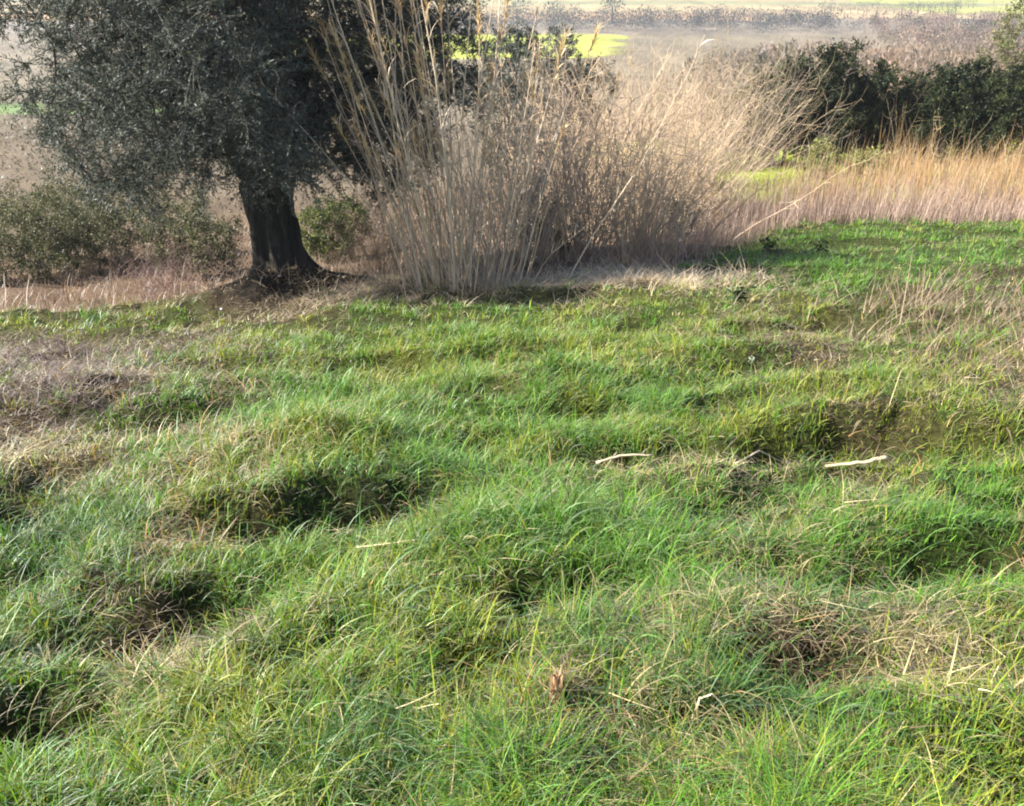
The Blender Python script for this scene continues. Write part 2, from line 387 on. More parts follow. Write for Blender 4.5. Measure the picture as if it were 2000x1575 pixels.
far_ = sm(40, 90, rad)[:, None]; mo = 1+.45*fbm(gx*.10, gy*.06, 301, 3)+.25*fbm(gx*.5, gy*.3, 305, 2)
gc = gc*(1-far_)+gc*np.clip(mo, .4, 1.7)[:, None]*far_
md = np.hypot((gx-TREE[0]-.1)*.62, gy-TREE[1]+.12); setc(1-sm(.45, .75, md+.25*fbm(gx*3, gy*3, 12, 3)), (.018, .015, .012))  # shade on the olive's mound, painted into the ground colour
i = np.arange(nr-1)[:, None]*na; j = np.arange(na)[None]
Q = np.stack([i+j, i+na+j, i+na+(j+1) % na, i+(j+1) % na], 2).reshape(-1, 4)
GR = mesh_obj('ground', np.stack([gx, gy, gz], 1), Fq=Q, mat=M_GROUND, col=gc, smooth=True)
tag(GR, kind='structure')
del RR, AA

# ------------------------------------------------------------------ meadow grass
def scatter(n, r0, r1, half, p):
    """points in a fan before the camera, density falling with distance as r^-p"""
    u = R.random(n); e = 2-p
    r = (r0**e + u*(r1**e-r0**e))**(1/e)
    a = PI/2 + (R.random(n)*2-1)*half
    return r*np.cos(a), r*np.sin(a), r
def grass(ntuft, per, r0, r1, p, n, wmin, half=math.radians(40)):
    x, y, r = scatter(ntuft, r0, r1, half, p)
    k = (y < edge(x)+.3); x, y, r = x[k], y[k], r[k]
    W, size, dens = weights(x, y)
    clump = np.exp(1.3*fbm(x*3.1, y*3.1, 71, 2))
    k = R.random(len(x)) < dens; x, y, r, W, size, clump = x[k], y[k], r[k], W[k], size[k], clump[k]
    tt = pick(W); taz = R.random(len(x))*2*PI; tl = np.exp(R.normal(0, .38, len(x)))*clump; tv = np.exp(R.normal(0, .16, len(x)))
    idx = np.repeat(np.arange(len(x)), per); N = len(idx)
    tb = tt[idx]; sw = R.random(N) < .3; tb = np.where(sw, pick(W[idx]), tb)
    az = R.random(N)*2*PI
    rad = np.abs(R.normal(0, .036, N))*(1+.04*r[idx])
    bx = x[idx]+rad*np.cos(az); by = y[idx]+rad*np.sin(az)
    head = az+R.normal(0, .5, N)
    head = np.where(R.random(N) < .33, taz[idx]+R.normal(0, .5, N), head)
    L = .074*size[idx]*tl[idx]*np.exp(R.normal(0, .32, N))
    dry = (tb == 3) | (tb == 4) | (tb == 5)
    L = np.where(tb == 3, L*1.15, L); L = np.where(tb == 4, L*.85, L); L = np.clip(L, .02, .24)
    t0 = np.abs(R.normal(.34, .34, N))+np.where(dry, .45, 0)
    kk = np.abs(R.normal(1.25, .75, N))*(L/.1)**.6+np.where(dry, .35, 0)
    kk = np.minimum(kk, 2.7)
    Wd = np.maximum(.0032, wmin)*(.6+.8*R.random(N))*np.where(dry, .8, 1)
    Wd = Wd*(1+.11*np.maximum(r[idx]-2, 0))
    col = mixcol(tb)*tv[idx][:, None]
    bz = ground(bx, by)-.008
    tip = np.where((R.random(N) < .16)[:, None], TC[3, 0][None]*.9, col*1.12)
    tip = np.where(dry[:, None], col, tip)
    return ribbons(np.stack([bx, by, bz], 1), head, t0, kk, L, Wd, col, n, R.normal(0, .5, N), colt=tip)
A = Acc()
for args in ((9000, 15, .75, 3.2, 1.15, 6, .0042), (13500, 13, 3.0, 7.5, 1.25, 4, .0042), (13500, 11, 7.2, 19.5, 1.35, 3, .005)):
    V, Q, T, C = grass(*args); A.add(V, Q, T, C)
tag(A.build('meadow_grass', M_GRASS), 'long green grass with yellow tufts covering the rough meadow', 'grass', kind='stuff')

# longer arching blades flopping over the tufts
x, y, r = scatter(5200, .8, 7, math.radians(40), 1.1); N = len(x)
W, size, dens = weights(x, y); tb = pick(W*np.array([1, .8, 1.6, 1.2, .5, .2])/1.); tb = np.clip(tb, 0, 5)
L_ = (.13+.13*R.random(N))*size
V, Q, T, C = ribbons(np.stack([x, y, ground(x, y)], 1), R.random(N)*2*PI, np.abs(R.normal(.35, .25, N)), R.uniform(1.3, 2.5, N), L_, .0045*(.7+.6*R.random(N))*(1+.05*r),
                     mixcol(tb)*1.15, 8, R.normal(0, .5, N)); A = Acc(); A.add(V, Q, T, C)
tag(A.build('arching_grass', M_GRASS), 'longer pale green blades arching over the foreground tufts', 'grass', kind='stuff')

# flat dead litter between the tufts
A = Acc()
x, y, r = scatter(90000, .8, 18, math.radians(40), 1.4)
k = y < edge(x)+.4; x, y, r = x[k], y[k], r[k]; N = len(x)
W, size, dens = weights(x, y)
k = R.random(N) < (W[:, 3]+W[:, 4]+W[:, 5])*.9+.03; x, y, r = x[k], y[k], r[k]; N = len(x)
tb = R.choice([3, 3, 4, 4, 5], N, p=[.3, .2, .25, .2, .05])
V, Q, T, C = ribbons(np.stack([x, y, ground(x, y)+.02+.05*R.random(N)], 1), R.random(N)*2*PI, R.normal(1.35, .25, N), R.normal(.3, .5, N),
                     .05+.13*R.random(N), .0025*(1+.12*r)*(.7+.7*R.random(N)), mixcol(tb)*np.exp(R.normal(-.25, .35, (N, 1))), 4, R.normal(0, .8, N))
A.add(V, Q, T, C)
tag(A.build('dead_grass_litter', M_DRY), 'pale dead grass blades lying matted between the green tufts', 'dead grass', kind='stuff')

# ------------------------------------------------------------------ generic dry stand of grass
def stand(name, label, cat, n, inside, cols, L, wid, t0=.12, k=.4, box=None, nseg=4, mat=None, kind='stuff', lean=None):
    x = box[0]+(box[1]-box[0])*R.random(n*3); y = box[2]+(box[3]-box[2])*R.random(n*3)
    m = inside(x, y)*(1+.8*fbm(x*.8, y*.8, 88, 2)); kp = R.random(len(x)) < m; x = x[kp][:n]; y = y[kp][:n]; N = len(x)
    cols = np.array(cols); f = np.clip(R.normal(.5, .3, N), 0, 1)[:, None]; 
    c = cols[R.integers(0, len(cols), N)]*(.75+.5*R.random((N, 1)))
    hd = R.random(N)*2*PI if lean is None else lean+R.normal(0, 1.6, N)
    LL = L*np.exp(R.normal(0, .42, N))*(1+.9*fbm(x*.9, y*.9, 33, 3))
    V, Q, T, C = ribbons(np.stack([x, y, ground(x, y)-.02], 1), hd, np.abs(R.normal(t0, .12, N)), R.normal(k, .35, N), LL,
                         wid*(.6+.8*R.random(N)), c, nseg, R.normal(0, .6, N))
    a = Acc(); a.add(V, Q, T, C); return tag(a.build(name, mat or M_DRY), label, cat, kind=kind)
OR = [(.50, .31, .135), (.46, .29, .14), (.48, .36, .20), (.34, .24, .15), (.36, .26, .19)]
MV = [(.36, .265, .22), (.42, .32, .27), (.28, .21, .18), (.46, .36, .28)]  # mauve tint puts the thicket's shadow into the stem colour
stand('tall_dry_grass', 'tall orange straw grass glowing in the sun before the dark hedge', 'dry grass', 30000,
      lambda x, y: sm(2.0, 4.6, y-edge(x))*(y < 29)*(x > 2)*np.where(y > 24, .6, 1)*(1-.95*(1-sm(.29, .33, x/y+.02*np.sin(x*5)))*sm(.20, .235, x/y)*sm(18.2, 19, y))*(1-.85*(1-sm(.37, .42, x/y))*sm(.28, .3, x/y)*sm(20.3, 21.3, y+.6*np.sin(x*3))), OR, .55, .013, box=(2, 24, 15, 30))
stand('dead_weed_stems', 'band of brown dead stems along the meadow edge, tinted mauve for shade', 'dead stems', 17000,
      lambda x, y: sm(-.5, .3, y-edge(x))*(1-sm(3.5, 6, y-edge(x)))*(x > 1.8), MV, .46, .010, box=(1.8, 22, 11, 24))
stand('dry_undergrowth', 'low pinkish brown dry grass beyond the meadow under the olive', 'dry grass', 26000,
      lambda x, y: sm(-.1, .6, y-edge(x))*(x < 2.6), [(.34, .25, .19), (.28, .20, .15), (.40, .31, .22), (.22, .17, .12)], .20, .010, t0=.4, k=.8, box=(-15, 2.6, 8, 20))
pb = on_ground(70, 740)
stand('dead_weed_patch', 'brown mauve patch of dead weeds and bare twigs at the left', 'dead weeds', 14000,
      lambda x, y: np.exp(-((x-pb[0]+.1)/1.6)**2-((y-pb[1]-.15)/1.05)**2)*1.2, [(.15, .11, .10), (.21, .155, .14), (.10, .075, .07), (.28, .22, .18)], .14, .006, t0=1.0, k=.9,
      box=(pb[0]-3.5, pb[0]+2.8, pb[1]-1.9, pb[1]+2.2), nseg=4)

pr_ = on_ground(1925, 660)
stand('brown_weed_patch', 'brown patch of dead weeds in the grass at the right edge', 'dead weeds', 5000,
      lambda x, y: np.exp(-((x-pr_[0]-.2)/1.0)**2-((y-pr_[1])/1.5)**2)*.9, [(.22, .16, .11), (.30, .22, .15), (.16, .12, .08), (.36, .29, .2)], .19, .008, t0=.5, k=.6,
      box=(pr_[0]-2.2, pr_[0]+2.6, pr_[1]-2.6, pr_[1]+2.6))
# ------------------------------------------------------------------ trees
def grow(nodes0, parents0, targets, step=.14, wob=.22, sag=0.0, reach=None):
    cap = len(nodes0)+len(targets)*40+10
    P = np.zeros((cap, 3)); par = np.full(cap, -1); n = len(nodes0)
    P[:n] = nodes0; par[:n] = parents0
    D = np.zeros((cap, 3)); D[:, 2] = 1
    for q in range(n):
        if par[q] >= 0: D[q] = unit(P[q]-P[par[q]])
    c = P[n-1]
    order = np.argsort(np.linalg.norm(targets-np.mean(nodes0[-1:], 0), axis=1))
    tips = []
    for ti in order:
        t = targets[ti]; v = t-P[:n]; d = np.linalg.norm(v, axis=1)
        cosd = (v*D[:n]).sum(1)/np.maximum(d, 1e-6)
        cost = d*(1.35-.35*cosd)
        q = int(np.argmin(cost)); dist = d[q]
        if dist < .04: continue
        m = min(38, max(1, int(dist/step)))
        s = np.linspace(0, 1, m+1)[1:]
        b = P[q]+D[q]*dist*.45
        path = (1-s)[:, None]**2*P[q]+2*(s*(1-s))[:, None]*b+(s**2)[:, None]*t
        path += R.normal(0, wob*step*.5, path.shape); path[:, 2] -= sag*np.sin(s*PI)*dist
        P[n:n+m] = path; par[n] = q; par[n+1:n+m] = np.arange(n, n+m-1)
        prev = np.concatenate([P[q][None], path[:-1]]); D[n:n+m] = unit(path-prev)
        n += m; tips.append(n-1)
    return P[:n], par[:n], np.array(tips), D[:n]
def radii(par, n, rt, ex=2.4):
    r = np.zeros(n); ch = np.zeros(n, bool); ch[par[par >= 0]] = True
    r[~ch] = rt**ex
    for q in range(n-1, 0, -1):
        if par[q] >= 0: r[par[q]] += r[q]
    return r**(1/ex)
def branch_mesh(P, par, r, a, sides=5, col=(.1, .09, .08), lim=None):
    k = np.nonzero(par >= 0)[0]
    k = k[r[k] > (lim or 0)]
    pr = np.minimum(r[par[k]], r[k]*1.25)
    big = r[k] > .012
    for sel, s in ((big, 8), (~big, 3)):
        kk = k[sel]
        if len(kk):
            V, Q = tubes(P[par[kk]], P[kk]+.2*(P[kk]-P[par[kk]])*0, pr[sel], r[kk], s); a.add(V, Q, None, np.asarray(col))

# ---- the big olive
def olive(loc, scale, crown_c, crown_r, ntgt, nleaf, limbs, label, trunk_h=1.25, trunk_r=.36, flare=1.0, group=None, gap=None, leaf=.06):
    gz0 = float(ground(loc[0], loc[1]))
    root = empty('olive_tree', (loc[0], loc[1], gz0)); tag(root, label, 'tree', group)
    # trunk: fluted, twisted
    nu, nv = 64, 40; V = []
    for iv in range(nv):
        t = iv/(nv-1); z = -.25+t*(trunk_h+.25)
        for iu in range(nu):
            th = 2*PI*iu/nu
            tt = max(z, 0)/trunk_h
            rb = trunk_r*(1+flare*.42*math.exp(-max(z+.05, 0)/.14) - .06*math.sin(min(tt, 1)*PI)+.04*tt**3-.45*max(0, (tt-.86)/.14)**2)
            fl = 1+.13*math.sin(3*th+2.2*t+.6)+.10*math.sin(5*th-3*t+1)+.075*math.sin(9*th+5*t)+.03*math.sin(17*th+4*t)
            fl += .16*math.exp(-max(z, 0)/.2)*math.sin(4*th+1.1)
            lx = -.05*tt+.05*tt*tt; 
            V.append((rb*fl*math.cos(th)*scale+lx, rb*fl*math.sin(th)*.85*scale, z*scale))
    V = np.array(V)
    nb = np.array([float(x) for x in fbm(np.arctan2(V[:, 1], V[:, 0])*7, V[:, 2]*2.2, 51, 4)])
    V[:, :2] *= (1+.20*nb)[:, None]
    Q = [[iv*nu+iu, iv*nu+(iu+1) % nu, (iv+1)*nu+(iu+1) % nu, (iv+1)*nu+iu] for iv in range(nv-1) for iu in range(nu)]
    V = np.concatenate([V, [[0, 0, trunk_h*scale*1.02]]]); top = len(V)-1
    T = [[(nv-1)*nu+iu, (nv-1)*nu+(iu+1) % nu, top] for iu in range(nu)]
    mesh_obj('trunk', V, Fq=Q, T=T, mat=M_BARK, parent=root, col=np.full((len(V), 3), .08), smooth=True)
    # limbs then branches grown to points through the crown
    nd = [(0, 0, .3*trunk_h), (0, 0, trunk_h*.8)]; pa = [-1, 0]
    for lm in limbs:
        last = 1
        for pnt in lm:
            a0 = np.array(nd[last]); b0 = np.array(pnt)
            for f_ in (.33, .66, 1): 
                nd.append(tuple(a0+(b0-a0)*f_+R.normal(0, .03, 3)*(f_ < 1))); pa.append(last); last = len(nd)-1
    g = R.normal(size=(ntgt*4, 3)); g = unit(g)*(R.random((ntgt*4, 1))**.38)
    tg = np.array(crown_c)+g*np.array(crown_r)
    lump = fbm(tg[:, 0]*1.1+tg[:, 2]*.7, tg[:, 1]*1.1-tg[:, 2]*.6, 77, 3)
    ok = (tg[:, 2] > .5+.25*R.random(len(tg))) & (lump > -.33)
    if gap: ok &= ~gap(tg)
    tg = tg[ok][:ntgt]
    P, par, tips, D = grow(np.array(nd), np.array(pa), tg, step=.16, wob=.25, sag=-.03)
    r = radii(par, len(P), .0042, 2.35)
    r = np.minimum(r, trunk_r*.62); r[:2] = trunk_r*.85; q0 = len(nd); dd = np.linalg.norm(P[2:q0]-P[1], axis=1); r[2:q0] = np.maximum(r[2:q0], scale*(.17-.055*dd)*trunk_r/.30)
    a = Acc(); branch_mesh(P, par, r, a); a.build('limbs', M_BARK, root)
    # leafy shoots: from thin nodes, hanging and upright sprays
    thin = np.nonzero(r < .010)[0]
    ns = nleaf//26
    src = thin[R.integers(0, len(thin), ns)]
    sd = unit(D[src]*.7+R.normal(size=(ns, 3))*.75+np.array([0, 0, .05]))
    sl = .16+.26*R.random(ns)
    E = P[src]+sd*sl[:, None]; E[:, 2] -= .08*R.random(ns)
    V, Q = tubes(P[src], E, np.full(ns, .0028), np.full(ns, .0015), 3)
    b = Acc(); b.add(V, Q, None, (.09, .085, .07)); b.build('twigs', M_STEM, root)
    per = 26; id_ = np.repeat(np.arange(ns), per); u = R.random(len(id_))
    LP = P[src][id_]*(1-u[:, None])+E[id_]*u[:, None]+R.normal(0, .012, (len(id_), 3))
    ld = unit(sd[id_]*.8+R.normal(size=(len(id_), 3))*.7)
    q = R.random((len(id_), 1)); tone = (.75+.5*R.random(ns))[id_][:, None]
    col = (np.array([.040, .050, .038])*(1-q)+np.array([.115, .125, .105])*q)*tone
    V, Q, C = leaves(LP, ld, leaf*(.7+.6*R.random(len(id_))), leaf*.27*(.7+.6*R.random(len(id_))), col)
    c = Acc(); c.add(V, Q, None, C); c.build('crown', M_OLIVE, root)
    return root
def og(t):                                    # window to the left of the trunk, under the crown
    x, y, z = t[:, 0], t[:, 1], t[:, 2]
    low = np.interp(x, [-3.4, -2.6, -2.0, -1.3, -.95, -.6, -.3, .2, .5, 1.0, 2.4], [1.1, .6, .5, .7, 1.35, 1.4, 1.3, 1.3, 1.2, .95, 1.1])
    return (z < low) | (x < -2.25+.25*np.sin(z*4)) | ((x > .75-.2*(z-2)) & (y < -.55))
olive(TREE, 1.0, (-.08, 0.2, 2.75), (2.5, 2.4, 2.35), 2200, 480000,
      [[(-.45, -.05, 1.55), (-1.1, -.1, 2.1), (-1.9, .1, 2.6)], [(-.2, .3, 1.7), (-.6, .9, 2.6)], [(.12, .02, 1.6), (.2, -.2, 2.4), (.1, -.3, 3.3)],
       [(.35, .1, 1.5), (.95, .3, 2.0), (1.6, .3, 2.4)], [(-.15, -.35, 1.8), (-.5, -1.0, 2.5)], [(.3, .5, 1.9), (.6, 1.3, 2.8)], [(-.5, .2, 2.0), (-1.0, .4, 3.4)]],
      'large old olive with thick dark fluted trunk and grey green crown on a mound', trunk_h=1.15, trunk_r=.27, gap=og, leaf=.042)

# a smaller olive farther back, seen between the reeds
p2 = unproj(1060, 420)
s2 = 22.0
loc2 = np.array([(1050-1000)/FPX*21.5, s2])
olive(loc2, .8, (0, 0, 2.3), (1.9, 1.7, 1.6), 260, 42000, [[(-.3, 0, 1.4), (-.8, .2, 2.0)], [(.3, .1, 1.4), (.8, 0, 2.1)], [(0, .3, 1.6), (0, .5, 2.6)]],
      'smaller grey green olive standing behind the dry reeds', trunk_h=1.0, trunk_r=.18, leaf=.09)

# ---- leafy bushes
def bush(name, label, cat, px, Y, w, h, cols, nt=70, nleaf=9000, leaf=.04, group=None, mat=None, stemc=(.16, .13, .1), depth=.8, trunk=0, skirt=0., upright=.0, shell=.35, sprig=.2, x=None):
    """bush or small tree; px = photo column used only to find where on the ground it stands"""
    if x is None:
        x = (px-1000)/FPX*(Y*math.cos(PITCH)+(CAM_Z+.19*Y)*math.sin(PITCH))
    z0 = float(ground(x, Y)); root = empty(name, (x, Y, z0)); tag(root, label, cat, group)
    cz = trunk+(h-trunk)*.5; rz = (h-trunk)*.5
    g = unit(R.normal(size=(nt*3, 3)))*(R.random((nt*3, 1))**shell)
    tg = g*np.array([w/2, w/2*depth, rz])+np.array([0, 0, cz])
    tg[:, :2] += (tg[:, 2:3]/h)*R.normal(0, .06*w, (len(tg), 2))
    tg[:, 2] += .22*h*fbm(tg[:, 0]*3.1/w+x, tg[:, 1]*3.1/w, 81, 2)
    tg = tg[tg[:, 2] > .05+trunk*.8][:nt]
    if trunk > 0: nd = [(0, 0, -.1), (R.normal(0, .03), R.normal(0, .03), trunk*.5), (R.normal(0, .06), 0, trunk)]; pa = [-1, 0, 1]
    else:
        nd = [(0, 0, -.15)]; pa = [-1]
        for q in range(9):
            an = q*.7+R.random(); nd.append((math.cos(an)*w*.22, math.sin(an)*w*.2*depth, .02)); pa.append(0)
            nd.append((math.cos(an)*w*.26, math.sin(an)*w*.24*depth, h*.3)); pa.append(len(nd)-2)
    P, par, tips, D = grow(np.array(nd), np.array(pa), tg, step=.14, wob=.5)
    r = radii(par, len(P), .004, 2.3)
    if trunk > 0: r[:3] = np.maximum(r[:3], .035*h**.5); r = np.minimum(r, .12)
    a = Acc(); branch_mesh(P, par, r, a, col=stemc)
    a.build('trunk' if trunk > 0 else 'stems', M_BARK2 if trunk > 0 else M_STEM, root)
    if nleaf:
        thin = np.nonzero((r < .02) & (P[:, 2] > trunk*.7))[0]; nleaf = int(nleaf*1.6); ns = nleaf//16
        src = thin[R.integers(0, len(thin), ns)]
        sd = unit(D[src]*.5+R.normal(size=(ns, 3))+np.array([0, 0, upright])); sl = sprig*(.4+R.random(ns))
        id_ = np.repeat(np.arange(ns), 16); u = R.random((len(id_), 1))
        LP = P[src][id_]+sd[id_]*sl[id_][:, None]*u+R.normal(0, .02, (len(id_), 3))
        cc = np.array(cols); q = R.random((len(id_), 1)); ci = R.integers(0, len(cc), ns)[id_]
        C = cc[ci]*(.7+.6*q)
        V, Q, C = leaves(LP, unit(sd[id_]*.5+R.normal(size=(len(id_), 3))), leaf*(.7+.6*R.random(len(id_))), leaf*.55*(.7+.6*R.random(len(id_))), C)
        b = Acc(); b.add(V, Q, None, C); b.build('crown' if trunk > 0 else 'foliage', mat or M_EVER, root)
    return root

BR = [(.08, .09, .045), (.13, .13, .07), (.055, .06, .032), (.20, .18, .13)]
bush('bramble_bush', 'rounded olive green bramble at the far left edge', 'bush', 20, 13.5, 2.2, 1.25, BR, 90, 15000, .032, group='brambles behind the olive')
bush('bramble_bush', 'pale topped bramble bush between the edge bramble and the olive trunk', 'bush', 170, 14.5, 2.4, 1.5, BR, 100, 18000, .032, group='brambles behind the olive')
bush('bramble_bush', 'dark low bramble bush just left of the olive trunk', 'bush', 390, 13.6, 1.7, 1.2, BR, 80, 13000, .032, group='brambles behind the olive')
bush('bramble_bush', 'dull brown green bramble filling the gap between the two left brambles', 'bush', 95, 15.5, 2.6, 1.3, BR, 100, 16000, .032, group='brambles behind the olive')
bush('bramble_bush', 'dull bramble bush seen through the lower twigs of the olive crown', 'bush', 280, 16.0, 2.8, 1.5, BR, 100, 16000, .032, group='brambles behind the olive')
bush('grey_scrub_bush', 'twiggy grey scrub behind the brambles at the left edge', 'bush', 60, 19, 3.4, 1.7, [(.20, .18, .13), (.13, .12, .08)], 120, 5000, .05, stemc=(.2, .16, .14))
bush('round_green_bush', 'round green bush with sunlit yellow top right of the olive trunk', 'bush', 650, 15.2, 1.25, 1.1, [(.05, .07, .03), (.15, .17, .055), (.08, .10, .04)], 90, 12000, .036)
def bare(name, label, cat, px, Y, w, h, nst, col, group=None, wid=.004, br=7, fan=.25, lean=(0, 0), blen=.45, x=None, jit=.11):
    if x is None: x = (px-1000)/FPX*(Y*math.cos(PITCH)+(CAM_Z+.19*Y)*math.sin(PITCH))
    root = empty(name, (x, Y, float(ground(x, Y)))); tag(root, label, cat, group)
    n = nst; bx = R.normal(0, w*.22, n); by = R.normal(0, w*.18, n)
    bz = ground(bx+x, by+Y)-root.location.z-.03
    hd = np.stack([bx/w*fan*4+lean[0]+R.normal(0, .10, n), by/w*fan*3+lean[1]+R.normal(0, .10, n), np.ones(n)], 1)
    H = h*np.clip(R.normal(.78, .2, n), .3, 1.1)
    K = 7; pts = [np.stack([bx, by, bz], 1)]; d = unit(hd)
    for s in range(K):
        pts.append(pts[-1]+d*(H/K)[:, None]); d = unit(d+R.normal(0, jit, d.shape)+np.array([0, 0, -.01]))
    pts = np.stack(pts, 1)
    cc = np.array(col)[R.integers(0, len(col), n)]*(.8+.4*R.random((n, 1)))
    rad = wid*(.45+.9*R.random(n)**1.5)
    a = Acc(); b = Acc()
    for s in range(K):
        f0, f1 = 1-.75*s/K, 1-.75*(s+1)/K
        V, Q = tubes(pts[:, s], pts[:, s+1], rad*f0, rad*f1, 3); a.add(V, Q, None, np.repeat(cc, 6, 0))
    nb = n*br; q = R.integers(0, n, nb); s = R.uniform(.25, 1, nb)*K; si = np.minimum(s.astype(int), K-1); ff = (s-si)[:, None]
    p0 = pts[q, si]*(1-ff)+pts[q, si+1]*ff
    dr = unit(pts[q, si+1]-pts[q, si]+R.normal(0, .42, (nb, 3))); L = blen*(.3+R.random(nb))
    p1 = p0+dr*L[:, None]*.5; d2 = unit(dr+R.normal(0, .3, dr.shape)+np.array([0, 0, .12])); p2 = p1+d2*L[:, None]*.5
    for A_, B_, u0, u1 in ((p0, p1, .5, .35), (p1, p2, .35, .18)):
        V, Q = tubes(A_, B_, rad[q]*u0, rad[q]*u1, 3); b.add(V, Q, None, np.repeat(cc[q]*1.05, 6, 0))
    a.build('stems', M_STEM, root); b.build('twigs', M_STEM, root)
    return root
TAN = [(.56, .43, .29), (.48, .36, .25), (.40, .30, .22), (.58, .44, .27)]
MAU = [(.42, .32, .27), (.36, .27, .23), (.50, .39, .31)]
bare('bare_sapling', 'thin mauve bare sapling in front of the brambles left of the olive', 'sapling', 320, 11.2, .7, 1.0, 40, [(.20, .12, .11), (.16, .10, .09)], br=10)
bare('bare_brown_shrub', 'low brown leafless shrub between the olive trunk and the reeds', 'shrub', 745, 11.6, 1.1, 1.15, 120, [(.20, .15, .10), (.16, .12, .08), (.26, .20, .13)], br=10, fan=.3)
for px, py, w, lb in ((60, 790, 1.2, 'purplish bare bramble tangle at the left edge of the picture'), (170, 700, 1.1, 'purplish bare bramble tangle behind and right of the edge one')):
    pp = on_ground(px, py)
    bare('bramble_tangle', lb, 'bramble', px, pp[1], w, .30, 70, [(.16, .11, .10), (.22, .16, .145), (.11, .08, .08)], group='bramble tangles in the dead weeds', br=9, fan=.9, wid=.0035, blen=.22, jit=.35, x=pp[0])
for px, Y, w, h, n, lb, cl, ln in (
    (1010, 11.6, 1.3, 2.6, 120, 'dense bare shrub with straight brown stems just right of the tall reeds', MAU+TAN, (.02, 0)),
    (1130, 12.2, 1.4, 2.6, 115, 'bare shrub with tangled mauve stems in the middle of the thicket', MAU+TAN, (.04, 0)),
    (1240, 12.0, 1.3, 2.1, 110, 'bare shrub with pale tan stems in front of the green field', TAN, (.02, 0)),
    (1280, 13.8, 1.6, 2.6, 120, 'bare shrub with slanting stems at the right end of the thicket', TAN, (.04, 0)),
    (1110, 14.5, 1.8, 3.1, 120, 'tall thin bare shrub with its tips before the yellow field', TAN, (.05, 0)),
    (1360, 26.5, 4.0, 3.9, 200, 'wide olive brown twiggy shrub next to the dark hedge', [(.26, .22, .13), (.33, .27, .17), (.22, .18, .12)], (.06, 0)),
    (1200, 16.5, 2.2, 3.4, 130, 'tall beige bare shrub rising before the right end of the yellow field', TAN, (.03, 0)),
    (1290, 18.0, 2.4, 3.5, 130, 'beige bare shrub with fine upright twigs behind the slanting one', TAN, (.05, 0)),
    (1410, 27.5, 3.6, 4.0, 180, 'olive beige tangled shrub just left of the hedge', [(.34, .28, .17), (.40, .33, .21), (.28, .22, .15)], (.03, 0)),
    (1180, 19.5, 2.6, 3.3, 180, 'faint beige bare shrub deep in the thicket behind the small olive', MAU+TAN, (.0, 0)),
    (1330, 22.5, 3.2, 3.2, 200, 'wide bare shrub farthest back in the thicket', MAU+TAN, (.05, 0)),
    (1455, 26.0, 2.6, 3.2, 130, 'grey twiggy shrub overlapping the left end of the hedge', [(.28, .23, .18), (.2, .17, .13)], (.1, 0))):
    bare('bare_shrub', lb, 'shrub', px, Y, w, h, n, cl, group='bare shrubs of the thicket', br=8, fan=.30, lean=ln, wid=.0075)

# ------------------------------------------------------------------ reeds
def reed_variant(seed):
    a = Acc(); n = 9; p = np.zeros(3); d = unit(np.array([R.normal(0, .03), R.normal(0, .03), 1.])); P = [p]
    cc = np.array([(.60, .49, .37), (.55, .45, .35), (.46, .38, .31), (.62, .48, .33)][R.integers(0, 4)])
    for s in range(n):
        p = p+d/n; P.append(p); d = unit(d+R.normal(0, .04, 3)+np.array([.012*s/n, 0, -.01*s/n]))
    P = np.array(P); rad = np.linspace(.0029, .0011, n+1)
    V, Q = tubes(P[:-1], P[1:], rad[:-1], rad[1:], 5); a.add(V, Q, None, cc)
    b = Acc(); nl = R.integers(14, 26); u = np.sort(R.uniform(.25, 1, nl))
    k = np.minimum((u*n).astype(int), n-1); p0 = P[k]+(P[k+1]-P[k])*(u*n-k)[:, None]
    az = R.random(nl)*2*PI
    V, Q, T, C = ribbons(p0, az, np.abs(R.normal(.35, .2, nl)), R.uniform(.8, 2.6, nl), R.uniform(.05, .14, nl), R.uniform(.003, .0065, nl),
                         np.repeat(cc[None]*1.05, nl, 0)*(.8+.5*R.random((nl, 1))), 6, R.normal(0, .4, nl)); b.add(V, Q, T, C)
    c = None
    if seed % 2 == 0:                          # withered golden leaf bundle at the tip
        c = Acc(); m = 46; uu = R.uniform(.84, 1.0, m)
        kk = np.minimum((uu*n).astype(int), n-1); p0 = P[kk]+(P[kk+1]-P[kk])*(uu*n-kk)[:, None]
        V, Q, T, C = ribbons(p0, R.random(m)*2*PI, R.uniform(.0, .5, m), R.uniform(.2, 2.4, m), R.uniform(.03, .085, m), R.uniform(.003, .006, m),
                             np.repeat(np.array([[.66, .52, .30]]), m, 0)*(.7+.6*R.random((m, 1))), 5, R.normal(0, .5, m)); c.add(V, Q, T, C)
    return a, b, c
rx0 = unproj(888, 568); RE = empty('giant_reed', (rx0[0], rx0[1]-.12, float(ground(rx0[0], rx0[1]-.12))))
tag(RE, 'tall clump of dry tan reed canes fanning out beside the olive', 'reeds')
protos = []
def place(o, x, y, z, az, tilt, s):
    import mathutils as mu
    q = mu.Quaternion((math.cos(az+PI/2), math.sin(az+PI/2), 0), tilt) @ mu.Quaternion((0, 0, 1), R.random()*6.28)
    o.location = (x, y, z); o.rotation_mode = 'QUATERNION'; o.rotation_quaternion = q; o.scale = (s, s, s)
